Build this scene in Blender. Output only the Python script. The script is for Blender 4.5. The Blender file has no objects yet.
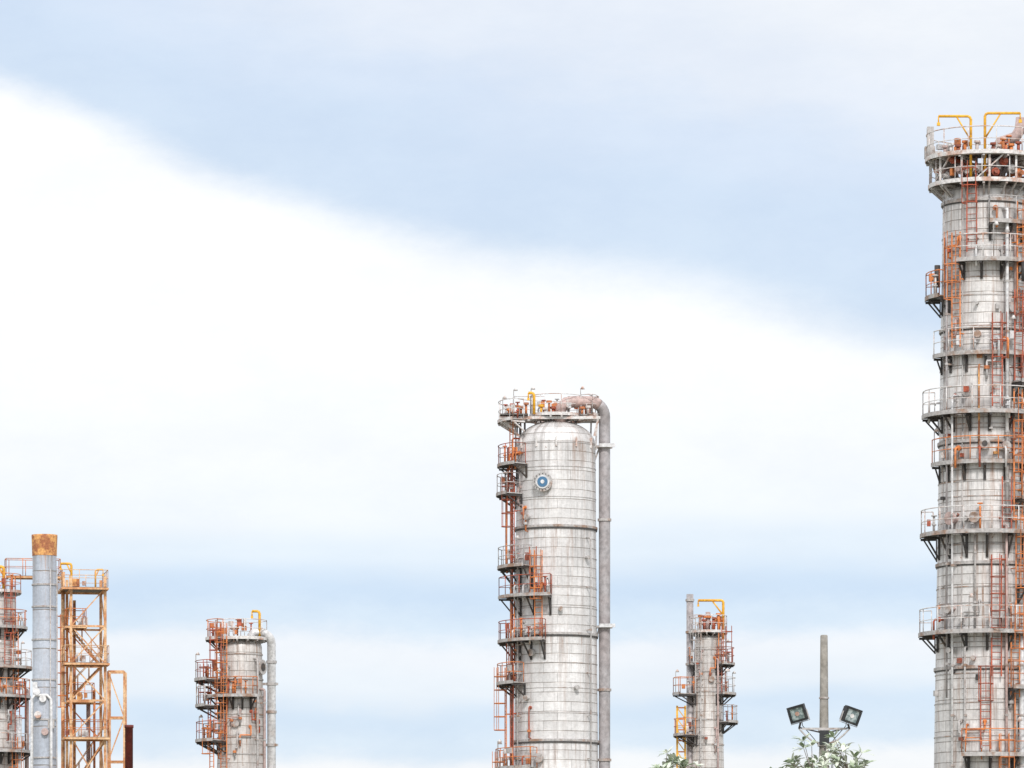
import bpy, math, random
from mathutils import Vector, Matrix
random.seed(11)
K=2.0
F=2844.0*K; HY=1050.0; EYE=1.6
sc=bpy.context.scene
sc.view_settings.view_transform='Standard'; sc.view_settings.look='None'; sc.view_settings.exposure=0
def lin(c):
    return tuple(((v/255)/12.92 if v/255<=0.04045 else ((v/255+0.055)/1.055)**2.4) for v in c)+(1,)
# ------------------------------------------------------------ materials
class NT:
    def __init__(s,tree): s.t=tree
    def n(s,typ,**kw):
        nd=s.t.nodes.new(typ)
        for k,v in kw.items(): setattr(nd,k,v)
        return nd
    def set(s,sock,v):
        if isinstance(v,bpy.types.NodeSocket): s.t.links.new(v,sock)
        elif v is not None: sock.default_value=v
    def m(s,op,a,b=None,c=None,clamp=False):
        nd=s.n('ShaderNodeMath',operation=op,use_clamp=clamp)
        s.set(nd.inputs[0],a)
        if b is not None: s.set(nd.inputs[1],b)
        if c is not None: s.set(nd.inputs[2],c)
        return nd.outputs[0]
    def mix(s,f,a,b,blend='MIX'):
        nd=s.n('ShaderNodeMix',data_type='RGBA',blend_type=blend)
        s.set(nd.inputs[0],f); s.set(nd.inputs[6],a); s.set(nd.inputs[7],b)
        return nd.outputs[2]
    def rng(s,v,a,b,c=0,d=1,smooth=True):
        nd=s.n('ShaderNodeMapRange'); nd.interpolation_type='SMOOTHSTEP' if smooth else 'LINEAR'
        s.set(nd.inputs[0],v)
        for i,x in enumerate((a,b,c,d)): nd.inputs[i+1].default_value=x
        return nd.outputs[0]
    def noise(s,vec,scale,detail=4,rough=.55):
        nd=s.n('ShaderNodeTexNoise'); s.set(nd.inputs['Vector'],vec)
        nd.inputs['Scale'].default_value=scale; nd.inputs['Detail'].default_value=detail; nd.inputs['Roughness'].default_value=rough
        return nd.outputs[0]
    def comb(s,x,y,z=0.0):
        nd=s.n('ShaderNodeCombineXYZ'); s.set(nd.inputs[0],x); s.set(nd.inputs[1],y); s.set(nd.inputs[2],z); return nd.outputs[0]
def newmat(name):
    m=bpy.data.materials.new(name); m.use_nodes=True
    t=NT(m.node_tree); b=m.node_tree.nodes['Principled BSDF']
    return m,t,b
def paint(name,c1,c2,scale=2.0,lo=.45,hi=.62,rough=.55,metal=0.0,fine=None):
    m,t,b=newmat(name)
    tc=t.n('ShaderNodeTexCoord')
    f=t.rng(t.noise(tc.outputs['Object'],scale,6,.65),lo,hi)
    col=t.mix(f,(*c1,1),(*c2,1))
    g=t.rng(t.noise(tc.outputs['Object'],scale*6,3,.6),.3,.7,.75,1.15)
    col=t.mix(1.0,col,t.comb(g,g,g),'MULTIPLY')
    t.set(b.inputs['Base Color'],col); b.inputs['Roughness'].default_value=rough; b.inputs['Metallic'].default_value=metal
    return m
def cladding(name,base,bw=1.6,rh=.62,mort=.022,stain=1.0,rust=(0.27,0.14,0.075),seed=0.0,dark=.23,metal=.12,vj=.4):
    m,t,b=newmat(name)
    uv=t.n('ShaderNodeUVMap'); uv.uv_map='UVMap'
    sep=t.n('ShaderNodeSeparateXYZ'); t.set(sep.inputs[0],uv.outputs[0])
    u,v=sep.outputs[0],sep.outputs[1]
    br=t.n('ShaderNodeTexBrick'); 
    wob=t.noise(uv.outputs[0],.9,3); 
    vv=t.m('ADD',v,t.m('MULTIPLY',t.m('SUBTRACT',wob,.5),.04))
    t.set(br.inputs['Vector'],t.comb(u,vv))
    br.inputs['Color1'].default_value=(*[min(.9,x*1.05) for x in base],1)
    br.inputs['Color2'].default_value=(*[x*.88 for x in base],1)
    br.inputs['Mortar'].default_value=(*[x*.48 for x in base],1)
    br.inputs['Scale'].default_value=1; br.inputs['Mortar Size'].default_value=mort*.8; br.inputs['Mortar Smooth'].default_value=.4
    br.inputs['Brick Width'].default_value=bw; br.inputs['Row Height'].default_value=rh
    plain=(*base,1)
    seamf=t.rng(t.noise(t.comb(u,v,seed),.6,3),.32,.62,.45,1)
    col=t.mix(seamf,plain,br.outputs['Color'])
    fr=t.m('FRACT',t.m('DIVIDE',vv,rh)); dd=t.m('MULTIPLY',t.m('MINIMUM',fr,t.m('SUBTRACT',1.0,fr)),rh)
    line=t.m('SUBTRACT',1.0,t.rng(dd,mort*.35,mort*1.3))
    lbr=t.rng(t.noise(t.comb(t.m('MULTIPLY',u,.8),t.m('MULTIPLY',v,1.7),seed+41),1.1,4,.65),.33,.6,.35,1)
    col=t.mix(t.m('MULTIPLY',line,lbr),col,(dark,dark*.88,dark*.78,1))
    bl=t.rng(t.noise(t.comb(t.m('MULTIPLY',u,.5),t.m('MULTIPLY',v,.25),seed+3),1.3,5,.6),.25,.75,.82,1.1)
    col=t.mix(1.0,col,t.comb(bl,bl,t.m('MULTIPLY',bl,.995)),'MULTIPLY')
    fb=t.rng(t.noise(t.comb(u,v,seed+5),5,4,.7),.3,.7,.87,1.08)
    col=t.mix(1.0,col,t.comb(fb,fb,fb),'MULTIPLY')
    at=t.n('ShaderNodeAttribute'); at.attribute_name='grime'
    g=at.outputs['Fac']
    st=t.noise(t.comb(t.m('MULTIPLY',u,3.2),t.m('MULTIPLY',v,.16),seed+7),1.0,5,.7)
    st2=t.noise(t.comb(t.m('MULTIPLY',u,9),t.m('MULTIPLY',v,.5),seed+9),1.0,3,.6)
    sf=t.m('MULTIPLY',t.rng(st,.48,.70),t.rng(st2,.3,.65,.35,1))
    amt=t.m('ADD',.24*stain,t.m('MULTIPLY',g,1.05*stain))
    f1=t.m('MULTIPLY',sf,amt,clamp=True)
    col=t.mix(f1,col,(*rust,1))
    st3=t.noise(t.comb(t.m('MULTIPLY',u,2.6),t.m('MULTIPLY',v,.12),seed+21),1.0,6,.72)
    f2=t.m('MULTIPLY',t.rng(st3,.46,.68),t.m('ADD',.30,t.m('MULTIPLY',g,.45)),clamp=True)
    col=t.mix(f2,col,(.27,.25,.24,1))
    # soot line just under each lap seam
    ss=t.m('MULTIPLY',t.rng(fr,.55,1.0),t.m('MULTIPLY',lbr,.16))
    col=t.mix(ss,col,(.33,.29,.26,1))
    sp=t.rng(t.noise(t.comb(u,v,seed+31),3.2,5,.75),.63,.71)
    col=t.mix(t.m('MULTIPLY',sp,t.m('ADD',.4*stain,g),clamp=True),col,(*rust,1))
    t.set(b.inputs['Base Color'],col); b.inputs['Roughness'].default_value=.38
    b.inputs['Metallic'].default_value=metal
    bp=t.n('ShaderNodeBump'); bp.inputs['Strength'].default_value=.4; bp.inputs['Distance'].default_value=.035
    hh=t.m('SUBTRACT',t.noise(t.comb(u,v,seed+2),1.6,4),t.m('MULTIPLY',line,.5))
    t.set(bp.inputs['Height'],hh); t.set(b.inputs['Normal'],bp.outputs[0])
    return m
M={}
M['clad']=cladding('aluminium_cladding',(.83,.815,.815),rh=.54)
M['clad2']=cladding('aluminium_cladding_tall',(.83,.81,.80),bw=1.3,rh=.46,mort=.022,stain=1.25,seed=14)
M['clad3']=cladding('aluminium_cladding_small',(.73,.70,.68),bw=1.2,rh=.55,mort=.026,stain=1.25,seed=33)
M['stack']=cladding('weathered_stack_steel',(.55,.60,.69),bw=4.8,rh=2.4,mort=.04,stain=.6,rust=(.45,.22,.09),seed=50,dark=.25)
M['pipe']=paint('grey_pipe',(.43,.41,.42),(.37,.33,.33),.5,.4,.7,.5,.1)
M['pipew']=paint('light_pipe',(.72,.72,.73),(.52,.47,.44),.9,.5,.75,.45,.1)
M['pipeb']=paint('rusty_pipe',(.54,.40,.37),(.42,.32,.30),.8,.4,.65,.6)
M['red']=paint('red_oxide_steel',(.50,.11,.055),(.27,.10,.07),1.4,.40,.62,.6)
M['orange']=paint('orange_steel',(.78,.26,.075),(.42,.16,.08),1.3,.42,.64,.6)
M['yellow']=paint('yellow_steel',(.86,.46,.04),(.66,.28,.05),1.1,.52,.72,.5)
M['ochre']=paint('ochre_steel',(.80,.52,.29),(.58,.25,.10),.9,.42,.62,.6)
M['galv']=paint('galvanised_steel',(.50,.48,.47),(.36,.25,.20),1.3,.5,.72,.5,.1)
M['white']=paint('white_rail_paint',(.74,.72,.71),(.52,.31,.23),1.5,.46,.66,.5)
M['deck']=paint('deck_grating',(.17,.165,.16),(.13,.09,.065),1.5,.45,.65,.8)
M['edge']=paint('toe_plate',(.48,.46,.45),(.34,.22,.16),1.1,.46,.64,.6)
M['dark']=paint('dark_steel',(.06,.055,.055),(.10,.07,.05),1.5,.5,.7,.6)
M['rust']=paint('heavy_rust',(.80,.42,.15),(.40,.15,.07),2.0,.40,.58,.8)
M['maroon']=paint('maroon_paint',(.22,.04,.03),(.12,.03,.03),1.0,.4,.7,.6)
M['concrete']=paint('pole_concrete',(.36,.34,.31),(.25,.23,.20),1.2,.35,.7,.9)
M['lampback']=paint('lamp_housing',(.025,.027,.03),(.05,.05,.05),5,.5,.7,.45)
def glassmat():
    m,t,b=newmat('lamp_glass'); tc=t.n('ShaderNodeTexCoord')
    f=t.rng(t.noise(tc.outputs['Object'],9,2),.4,.6); t.set(b.inputs['Base Color'],t.mix(f,(.24,.32,.34,1),(.62,.72,.75,1)))
    b.inputs['Roughness'].default_value=.15; b.inputs['Metallic'].default_value=.5; return m
M['glass']=glassmat()
m,t,b=newmat('blue_disc'); b.inputs['Base Color'].default_value=(.07,.18,.32,1); b.inputs['Roughness'].default_value=.3; M['blue']=m
M['bark']=paint('bark',(.26,.22,.18),(.16,.14,.12),6,.4,.6,.9)
m,t,b=newmat('silvery_leaf')
oi=t.n('ShaderNodeTexCoord'); f=t.rng(t.noise(oi.outputs['Object'],5.0,3),.40,.60)
t.set(b.inputs['Base Color'],t.mix(f,(.30,.38,.24,1),(.72,.75,.66,1))); b.inputs['Roughness'].default_value=.5; M['leaf']=m
m,t,b=newmat('ground_gravel')
oi=t.n('ShaderNodeTexCoord'); f=t.rng(t.noise(oi.outputs['Object'],.03,8,.6),.42,.6); c=t.mix(f,(.36,.33,.29,1),(.16,.18,.10,1))
g=t.rng(t.noise(oi.outputs['Object'],2.5,6),.3,.7,.7,1.2); t.set(b.inputs['Base Color'],t.mix(1.0,c,t.comb(g,g,g),'MULTIPLY')); b.inputs['Roughness'].default_value=.95; M['ground']=m
# ------------------------------------------------------------ mesh builder
class MB:
    def __init__(s,name,parent=None):
        s.name=name; s.parent=parent; s.v=[]; s.f=[]; s.fm=[]; s.sm=[]; s.mats=[]; s.uv={}; s.gr={}
    def mi(s,k):
        if k not in s.mats: s.mats.append(k)
        return s.mats.index(k)
    def face(s,ix,k,smooth=False): s.f.append(tuple(ix)); s.fm.append(s.mi(k)); s.sm.append(smooth)
    def tube(s,pts,r,k,n=6,smooth=True,cap=True,rot=0.0):
        pts=[Vector(p) for p in pts]; N=len(pts)
        rs=r if isinstance(r,(list,tuple)) else [r]*N
        T=[]
        for i in range(N):
            a=pts[max(i-1,0)]; c=pts[min(i+1,N-1)]; d=(c-a)
            T.append(d.normalized() if d.length>1e-9 else Vector((0,0,1)))
        ref=Vector((0,0,1)) if abs(T[0].z)<.9 else Vector((1,0,0))
        nrm=(ref-T[0]*ref.dot(T[0])).normalized()
        base=len(s.v)
        for i in range(N):
            nrm=(nrm-T[i]*nrm.dot(T[i])).normalized(); bn=T[i].cross(nrm)
            for j in range(n):
                a=2*math.pi*j/n+rot
                s.v.append(pts[i]+(nrm*math.cos(a)+bn*math.sin(a))*rs[i])
        for i in range(N-1):
            for j in range(n):
                a=base+i*n+j; b2=base+i*n+(j+1)%n
                s.face((a,b2,b2+n,a+n),k,smooth and n>4)
        if cap:
            s.face([base+j for j in range(n)][::-1],k); s.face([base+(N-1)*n+j for j in range(n)],k)
    def beam(s,p0,p1,w,k): s.tube([p0,p1],w*.7071,k,4,False,True,math.pi/4)
    def box(s,c,sz,k,rot=None):
        c=Vector(c); R=rot if rot else Matrix.Identity(3)
        b=len(s.v)
        for x in(-.5,.5):
            for y in(-.5,.5):
                for z in(-.5,.5): s.v.append(c+R@Vector((x*sz[0],y*sz[1],z*sz[2])))
        for q in((0,1,3,2),(4,6,7,5),(0,4,5,1),(2,3,7,6),(0,2,6,4),(1,5,7,3)): s.face([b+i for i in q],k)
    def lathe(s,prof,k,n=64,axis=(0,0),grime=None,uvr=None,closed=False,smooth=True):
        b=len(s.v)
        for p in prof:
            for j in range(n):
                a=2*math.pi*j/n; s.v.append(Vector((axis[0]+p[0]*math.cos(a),axis[1]+p[0]*math.sin(a),p[1])))
                if grime: s.gr[len(s.v)-1]=grime(p[1])
        R=uvr or max(p[0] for p in prof); L=0; Ls=[0]
        for i in range(1,len(prof)):
            L+=math.hypot(prof[i][0]-prof[i-1][0],prof[i][1]-prof[i-1][1]); Ls.append(L)
        for i in range(len(prof)-1):
            for j in range(n):
                a=b+i*n+j; c=b+i*n+(j+1)%n
                s.face((a,c,c+n,a+n),k,smooth)
                u0=2*math.pi*j/n*R; u1=2*math.pi*(j+1)/n*R
                s.uv[len(s.f)-1]=((u0,Ls[i]),(u1,Ls[i]),(u1,Ls[i+1]),(u0,Ls[i+1]))
        if closed:
            s.face([b+j for j in range(n)][::-1],k); s.face([b+(len(prof)-1)*n+j for j in range(n)],k)
    def band(s,r,z,h,out,k,n=48,axis=(0,0)):
        s.lathe([(r-.02,z-h/2),(r+out,z-h/2),(r+out,z+h/2),(r-.02,z+h/2)],k,n,axis,smooth=False)
    def disc(s,p,d,r,th,k,n=16):
        p=Vector(p); d=Vector(d).normalized(); s.tube([p,p+d*th],r,k,n,smooth=False)
    def build(s):
        me=bpy.data.meshes.new(s.name); me.from_pydata([tuple(v) for v in s.v],[],s.f)
        for k in s.mats: me.materials.append(M[k])
        me.polygons.foreach_set('material_index',s.fm); me.polygons.foreach_set('use_smooth',s.sm)
        if s.uv:
            ul=me.uv_layers.new(name='UVMap')
            for fi,us in s.uv.items():
                ls=me.polygons[fi].loop_start
                for q in range(4): ul.data[ls+q].uv=us[q]
        if s.gr:
            at=me.attributes.new('grime','FLOAT','POINT')
            for i,g in s.gr.items(): at.data[i].value=g
        me.update()
        o=bpy.data.objects.new(s.name,me); sc.collection.objects.link(o)
        if s.parent: o.parent=s.parent
        return o
def empty(name,loc,rz=0):
    e=bpy.data.objects.new(name,None); sc.collection.objects.link(e); e.location=loc; e.rotation_euler[2]=rz; e.empty_display_size=1; return e
def pol(r,a,z): a=math.radians(a); return Vector((r*math.cos(a),r*math.sin(a),z))
class Tower:
    def __init__(s,name,ax,D):
        D=D*K
        s.ax=ax; s.D=D; s.s=D/F
        s.e=empty(name,((ax-512)*s.s,D,0))
        s.parts={}
    def X(s,px): return (px-s.ax)*s.s
    def Z(s,py): return EYE+(HY-py)*s.s
    def P(s,k):
        if k not in s.parts: s.parts[k]=MB(k,s.e)
        return s.parts[k]
    def finish(s):
        for p in s.parts.values(): p.build()
def arc(r,a0,a1,z,step=9):
    n=max(2,int(abs(a1-a0)/step)); return [pol(r,a0+(a1-a0)*i/n,z) for i in range(n+1)]
RT=.025
def rail_line(P,pts,k,h=1.1,post=1.25,mids=(.52,)):
    for hh in (h,)+tuple(h*m_ for m_ in mids):
        P.tube([p+Vector((0,0,hh)) for p in pts],RT if hh==h else RT*.75,k,5)
    L=0; nxt=0
    for i in range(len(pts)-1):
        seg=(pts[i+1]-pts[i]).length
        while nxt<=L+seg+1e-6:
            q=pts[i].lerp(pts[i+1],(nxt-L)/seg if seg else 0); P.tube([q,q+Vector((0,0,h))],RT,k,5); nxt+=post
        L+=seg
    q=pts[-1]; P.tube([q,q+Vector((0,0,h))],RT,k,5)
def platform(T,a0,a1,ri,ro,z,rail='white',edge='edge',brk=.8,h=1.1,clut=3,cl=('orange','red','galv','white','pipew'),bk='dark'):
    P=T.P('platforms'); R=T.P('railings'); full=(a1-a0)>=359
    n=max(3,int((a1-a0)/8)); b=len(P.v)
    for i in range(n+1):
        a=a0+(a1-a0)*i/n
        P.v+= [pol(ri,a,z),pol(ro,a,z),pol(ro,a,z-.06),pol(ri,a,z-.06)]
    for i in range(n):
        o=b+i*4
        for q in range(4):
            P.face((o+q,o+(q+1)%4,o+4+(q+1)%4,o+4+q)[::-1],'deck')
    if not full: P.face((b,b+1,b+2,b+3),'edge'); o=b+n*4; P.face((o,o+3,o+2,o+1),'edge')
    b=len(P.v)
    for i in range(n+1):
        a=a0+(a1-a0)*i/n
        P.v+=[pol(ro+.004,a,z+.08),pol(ro+.04,a,z+.08),pol(ro+.04,a,z-.10),pol(ro+.004,a,z-.10)]
    for i in range(n):
        o=b+i*4
        for q in range(4): P.face((o+q,o+(q+1)%4,o+4+(q+1)%4,o+4+q)[::-1],edge)
    nb=max(1,int(round((a1-a0)/24)))
    for i in range(nb+(0 if full else 1)):
        a=a0+(a1-a0)*i/nb
        if not full: a=min(max(a,a0+2),a1-2)
        P.beam(pol(ri-.03,a,z-.14),pol(ro,a,z-.14),.10,bk)
        P.beam(pol(ri-.03,a,z-brk),pol(ro-.15,a,z-.18),.07,bk)
        P.box(pol(ri-.01,a,z-brk*.55),(.05,.12,brk*.95),'dark',Matrix.Rotation(math.radians(a),3,'Z'))
    rr=ro-.02
    rail_line(R,arc(rr,a0,a1,z),rail,h)
    if not full:
        for a in(a0,a1):
            if ro-ri>.5: rail_line(R,[pol(ri+.15,a,z),pol(rr,a,z)],rail,h)
    C=T.P('fittings')
    for i in range(clut):
        a=random.uniform(a0+4,a1-4); r=random.uniform(ri+.15,max(ri+.2,ro-.25)); k=random.choice(cl); q=random.random()
        p=pol(r,a,z)
        if q<.3: C.box(p+Vector((0,0,random.uniform(.3,1.0))),(random.uniform(.15,.35),random.uniform(.12,.25),random.uniform(.2,.45)),k,Matrix.Rotation(math.radians(a),3,'Z'))
        elif q<.6:
            hh=random.uniform(.4,1.2); C.tube([p,p+Vector((0,0,hh))],.045,k,8); C.disc(p+Vector((0,0,hh)),(0,0,1),.13,.05,k,12); C.disc(p+Vector((0,0,hh*.5)),(0,0,1),.10,.06,k,12)
        elif q<.9:
            C.tube([pol(ri-.05,a,z+.6),pol(ri+.35,a,z+.6),pol(ri+.42,a,z+.5),pol(ri+.42,a,z-.3)],.05,k,8); C.disc(pol(ri+.12,a,z+.6),pol(1,a,0),.12,.06,k,12)
        else:
            p=pol(rr,a,z); C.tube([p,p+Vector((0,0,1.5)),p+Vector((.12,0,1.6))],.022,'galv',6); C.tube([p+Vector((.12,0,1.62)),p+Vector((.12,0,1.45))],[.05,.12],'white',10)
def ladder(T,a,r,z0,z1,k='red',cage=True,step=.3,hoop=.75):
    P=T.P('ladders'); ar=math.radians(a); o=Vector((math.cos(ar),math.sin(ar),0)); t=Vector((-math.sin(ar),math.cos(ar),0)); c=o*r
    for sg in(-1,1): P.beam(c+t*.22*sg+Vector((0,0,z0)),c+t*.22*sg+Vector((0,0,z1+.9)),.06,k)
    z=z0+.15
    while z<z1: P.tube([c-t*.22+Vector((0,0,z)),c+t*.22+Vector((0,0,z))],.016,k,4); z+=step
    z=z0+.6
    while z<z1: 
        for sg in(-1,1): P.beam(c+t*.22*sg+Vector((0,0,z)),c-o*.35+t*.22*sg+Vector((0,0,z)),.045,k)
        z+=2.4
    if cage and z1-z0>2.6:
        cz0=z0+2.1; angs=[-100,-66,-33,0,33,66,100]
        cc=c+o*.32
        def cp(g,z): g=math.radians(g); return cc+o*math.cos(g)*.34+t*math.sin(g)*.34+Vector((0,0,z))
        z=cz0
        while z<=z1+.9:
            P.tube([c-t*.22+Vector((0,0,z))]+[cp(g,z) for g in angs]+[c+t*.22+Vector((0,0,z))],.024,k,4); z+=hoop
        for g in (-66,0,66): P.tube([cp(g,cz0),cp(g,z1+.9)],.017,k,4)
def nozzle(T,a,z,r,rad,k='pipew',L=.35,fk=None,ck=None):
    P=T.P('nozzles'); d=pol(1,a,0)
    P.disc(pol(r-.1,a,z),d,rad,L+.1,k,20); P.disc(pol(r+L-.08,a,z),d,rad*1.35,.08,fk or k,24); P.disc(pol(r+L+.003,a,z),d,rad*1.33,.07,fk or 'edge',24)
    if ck: P.disc(pol(r+L+.07,a,z),d,rad*.7,.03,ck,20)
def riser(T,a,r,z0,z1,rad,k='pipe',clamp=3.0,into=None,top=True,shell=None):
    P=T.P('piping'); pts=[pol(r,a,z0),pol(r,a,z1)]
    if top and shell is not None:
        e=max(rad*1.6,.12); pts=[pol(r,a,z0),pol(r,a,z1-e),pol(r-.3*e,a,z1-.3*e),pol(r-e,a,z1),pol(shell-.05,a,z1)]
    P.tube(pts,rad,k,10 if rad<.15 else 20)
    z=z0+1.5
    while z<z1-.5:
        if shell is not None:
            P.beam(pol(shell-.02,a,z),pol(r,a,z),.07,'edge'); P.lathe([(rad-.01,z-.05),(rad+.03,z-.05),(rad+.03,z+.05),(rad-.01,z+.05)],'edge',12,tuple(pol(r,a,0))[:2],smooth=False)
        z+=clamp
def jogrun(T,RRf,a,z0,z1,da,rad,k):
    P=T.P('small_bore_piping'); zm=z0+(z1-z0)*random.uniform(.35,.65); ra=RRf(z0)+.16; 
    pts=[pol(RRf(z1)-.05,a,z1),pol(ra,a,z1),pol(ra,a,zm+.08)]
    n=max(2,int(abs(da)/8))
    for i in range(n+1): pts.append(pol(ra,a+da*i/n,zm))
    pts+=[pol(ra,a+da,zm-.08),pol(ra,a+da,z0),pol(RRf(z0)-.05,a+da,z0)]
    P.tube(pts,rad,k,8); P.disc(pol(RRf(z1)+.02,a,z1),pol(1,a,0),rad*2.2,.06,k,12); P.disc(pol(ra,a+da,(z0+zm)/2),(0,0,1),rad*2.4,.14,random.choice(['red','galv','orange']),12)
def davit(T,base,h,dx,k='yellow',dy=0.0,r=.07,brace=True,e=.14):
    P=T.P('davits'); b=Vector(base); s=1 if dx>0 else -1
    tip=b+Vector((dx,dy,h))
    P.tube([b,b+Vector((0,0,h-e)),b+Vector((s*e*.3,0,h-e*.3)),b+Vector((s*e,0,h)),tip],r,k,8)
    if brace: P.tube([b+Vector((0,0,h*.62)),b+Vector((dx*.45,dy*.45,h))],r*.6,k,6)
    P.tube([tip,tip-Vector((0,0,.3))],r*.5,k,6); P.box(tip-Vector((0,0,.35)),(.14,.12,.14),k)
def shell(T,pts,k,rings,n=72,top=0,step=.3,scale=2.2):
    P=T.P('shell'); prof=[]
    def gr(z):
        g=0
        for rz in rings:
            if z<=rz+.01: g=max(g,math.exp(-(rz-z)/scale))
        if top: g=max(g,1.3*math.exp(-max(0,(pts[-1][1]-z))/top))
        return g*.9
    for i in range(len(pts)-1):
        (r0,z0),(r1,z1)=pts[i],pts[i+1]; m_=max(1,int((z1-z0)/step))
        for j in range(m_): prof.append((r0+(r1-r0)*j/m_,z0+(z1-z0)*j/m_))
    prof.append(pts[-1]); P.lathe(prof,k,n,grime=gr,uvr=pts[0][0])
def dome(r,z,h,n=10): return [(r*math.cos(math.pi/2*i/n)+.001,z+h*math.sin(math.pi/2*i/n)) for i in range(n+1)]
def footing(T,r): T.P('skirt').lathe([(r+.5,0),(r+.5,.5),(r+.1,.5),(r+.1,1.2),(r,1.2)],'concrete',48,smooth=False)

# ============================================================ TALL COLUMN (right)
T=Tower('distillation_column',985,126.0); Z=T.Z; S=T.s
rt=42*S; rb=51*S
def RR(z):
    z1=Z(195); z0=Z(768); return rb+(rt-rb)*max(0,min(1,(z-z0)/(z1-z0)))
rings=[Z(y) for y in (205,262,357,412,462,527,590,628,690,752)]
shell(T,[(rb,0),(rb,Z(768)),(RR(Z(560)),Z(560)),(RR(Z(357)),Z(357)),(rt,Z(195))]+dome(rt,Z(195)+.01,.5)[1:],'clad2',rings,top=3.0)
for y in (240,282,300,372,428,485,500,548,590,606,645,676,705,738):
    T.P('bands').band(RR(Z(y)),Z(y),.045,.025,'edge',72)
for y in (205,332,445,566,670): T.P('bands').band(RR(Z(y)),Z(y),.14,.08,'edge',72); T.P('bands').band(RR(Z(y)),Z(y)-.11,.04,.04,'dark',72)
platform(T,0,360,rt-.3,56*S,Z(187),'white','white',.9,clut=14,bk='galv')
platform(T,0,360,.9,59*S,Z(160),'white','white',.4,clut=22,bk='galv')
for a in range(0,360,30): T.P('platforms').beam(pol(54*S,a,Z(187)),pol(54*S,a,Z(160)-.1),.09,'white')
for a in range(15,360,60): T.P('platforms').beam(pol(54*S,a,Z(187)),pol(54*S,a+30,Z(160)-.1),.06,'white')
for a in range(-180,0,30): T.P('platforms').beam(pol(rt,a,Z(200)),pol(55*S,a,Z(188)),.08,'galv')
for a in range(190,350,11):
    k=random.choice(['orange','galv','pipeb','red','orange','pipew','red']); r_=random.uniform(.05,.12); hz=random.uniform(.1,.95)
    T.P('piping').tube([pol(1.3,a,Z(190)),pol(1.4,a,Z(187)+hz),pol(1.6,a,Z(187)+hz+.1),pol(2.3,a,Z(187)+hz+.1)],r_,k,10); T.P('fittings').disc(pol(2.0,a,Z(187)+hz+.1),pol(1,a,0),r_*1.9,.1,k,12)
T.P('piping').tube([(.5,0,Z(195)+.3),(.5,0,Z(148)),(.7,0,Z(142)),(1.0,0,Z(140)),(1.35,0,Z(137)),(1.55,0,Z(130)),(1.62,0,Z(118))],.25,'pipeb',18)
davit(T,(T.X(967),-2.1,Z(187)),Z(124)-Z(187),T.X(935)-T.X(967),r=.06)
davit(T,(T.X(981),-2.1,Z(187)),Z(121)-Z(187),T.X(1016)-T.X(981),r=.06)
T.P('fittings').box((T.X(931),.4,Z(138)),(.30,.30,1.1),'galv'); T.P('fittings').box((T.X(930),.2,Z(152)),(.45,.5,.5),'edge')
for px,py,k in((955,153,'red'),(962,149,'orange'),(990,151,'red'),(1000,146,'orange'),(948,152,'white'),(974,149,'white'),(1008,152,'orange'),(942,154,'pipeb'),(995,153,'white'),(1015,150,'red')):
    T.P('fittings').tube([(T.X(px),-1.7,Z(160)),(T.X(px),-1.7,Z(py))],.07,k,8); T.P('fittings').disc((T.X(px),-1.7,Z(py)),(0,0,1),.14,.10,k,12)
def fa(px,r): return -math.degrees(math.acos(max(-1,min(1,T.X(px)/r))))
ladder(T,fa(968,rt+.3),rt+.3,Z(258),Z(190),'red')
ladder(T,fa(953,rt+.35),rt+.35,Z(352),Z(258),'orange')
ladder(T,fa(946,rt+.35),rt+.35,Z(299),Z(262),'red')
ladder(T,fa(1018,2.4),2.35,Z(316),Z(228),'orange')
ladder(T,fa(993,2.4),2.35,Z(412),Z(340),'red')
ladder(T,fa(1016,2.5),2.4,Z(386),Z(316),'red')
ladder(T,fa(1015,2.6),2.5,Z(525),Z(415),'orange')
ladder(T,fa(1003,2.5),2.42,Z(536),Z(502),'red')
ladder(T,fa(992,2.5),2.45,Z(680),Z(580),'red')
ladder(T,fa(1017,2.6),2.5,Z(640),Z(540),'orange')
ladder(T,fa(981,2.5),2.45,Z(752),Z(690),'red')
ladder(T,fa(1012,2.6),2.5,Z(700),Z(628),'orange')
ladder(T,fa(1016,2.6),2.5,Z(768),Z(716),'orange')
ladder(T,fa(1000,2.6),2.5,Z(960),Z(757),'orange')
def pl(y,a0,a1,out,rail='white',**k):
    z=Z(y); platform(T,a0,a1,RR(z)+.06,RR(z)+out,z,rail,**k)
pl(228,-90,40,.6,'galv',clut=4)
pl(266,-125,30,.65,'white',clut=6)
pl(299,172,215,.7,'orange',clut=3)
pl(316,-40,40,.7,'galv',clut=3)
pl(358,-168,30,.4,'white',clut=6)
pl(386,-60,40,.8,'red',clut=6)
pl(417,-185,30,.75,'white',clut=6)
pl(466,-170,30,.38,'orange',clut=10)
pl(502,-60,40,.75,'orange',clut=5)
pl(536,-190,30,.75,'white',clut=10,brk=1.1)
pl(588,-55,40,.75,'orange',clut=5)
pl(635,-190,30,.75,'white',clut=6)
pl(690,-70,40,.75,'orange',clut=5)
pl(716,-55,40,.7,'galv',clut=4)
pl(757,-115,40,.7,'orange',clut=5)
pl(840,-190,100,1.0,'orange',clut=4); pl(930,-190,100,1.0,'orange',clut=4)
for px,py,rad in((952,522,.22),(972,522,.18),(981,449,.18),(1000,451,.15),(1006,313,.18),(950,612,.14),(1008,520,.2),(975,340,.12)):
    z=Z(py); nozzle(T,fa(px,RR(z)),z,RR(z),rad,'pipeb' if py!=449 else 'pipew',.3,'pipeb' if rad>.2 else None,'dark' if py==449 else None)
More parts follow.
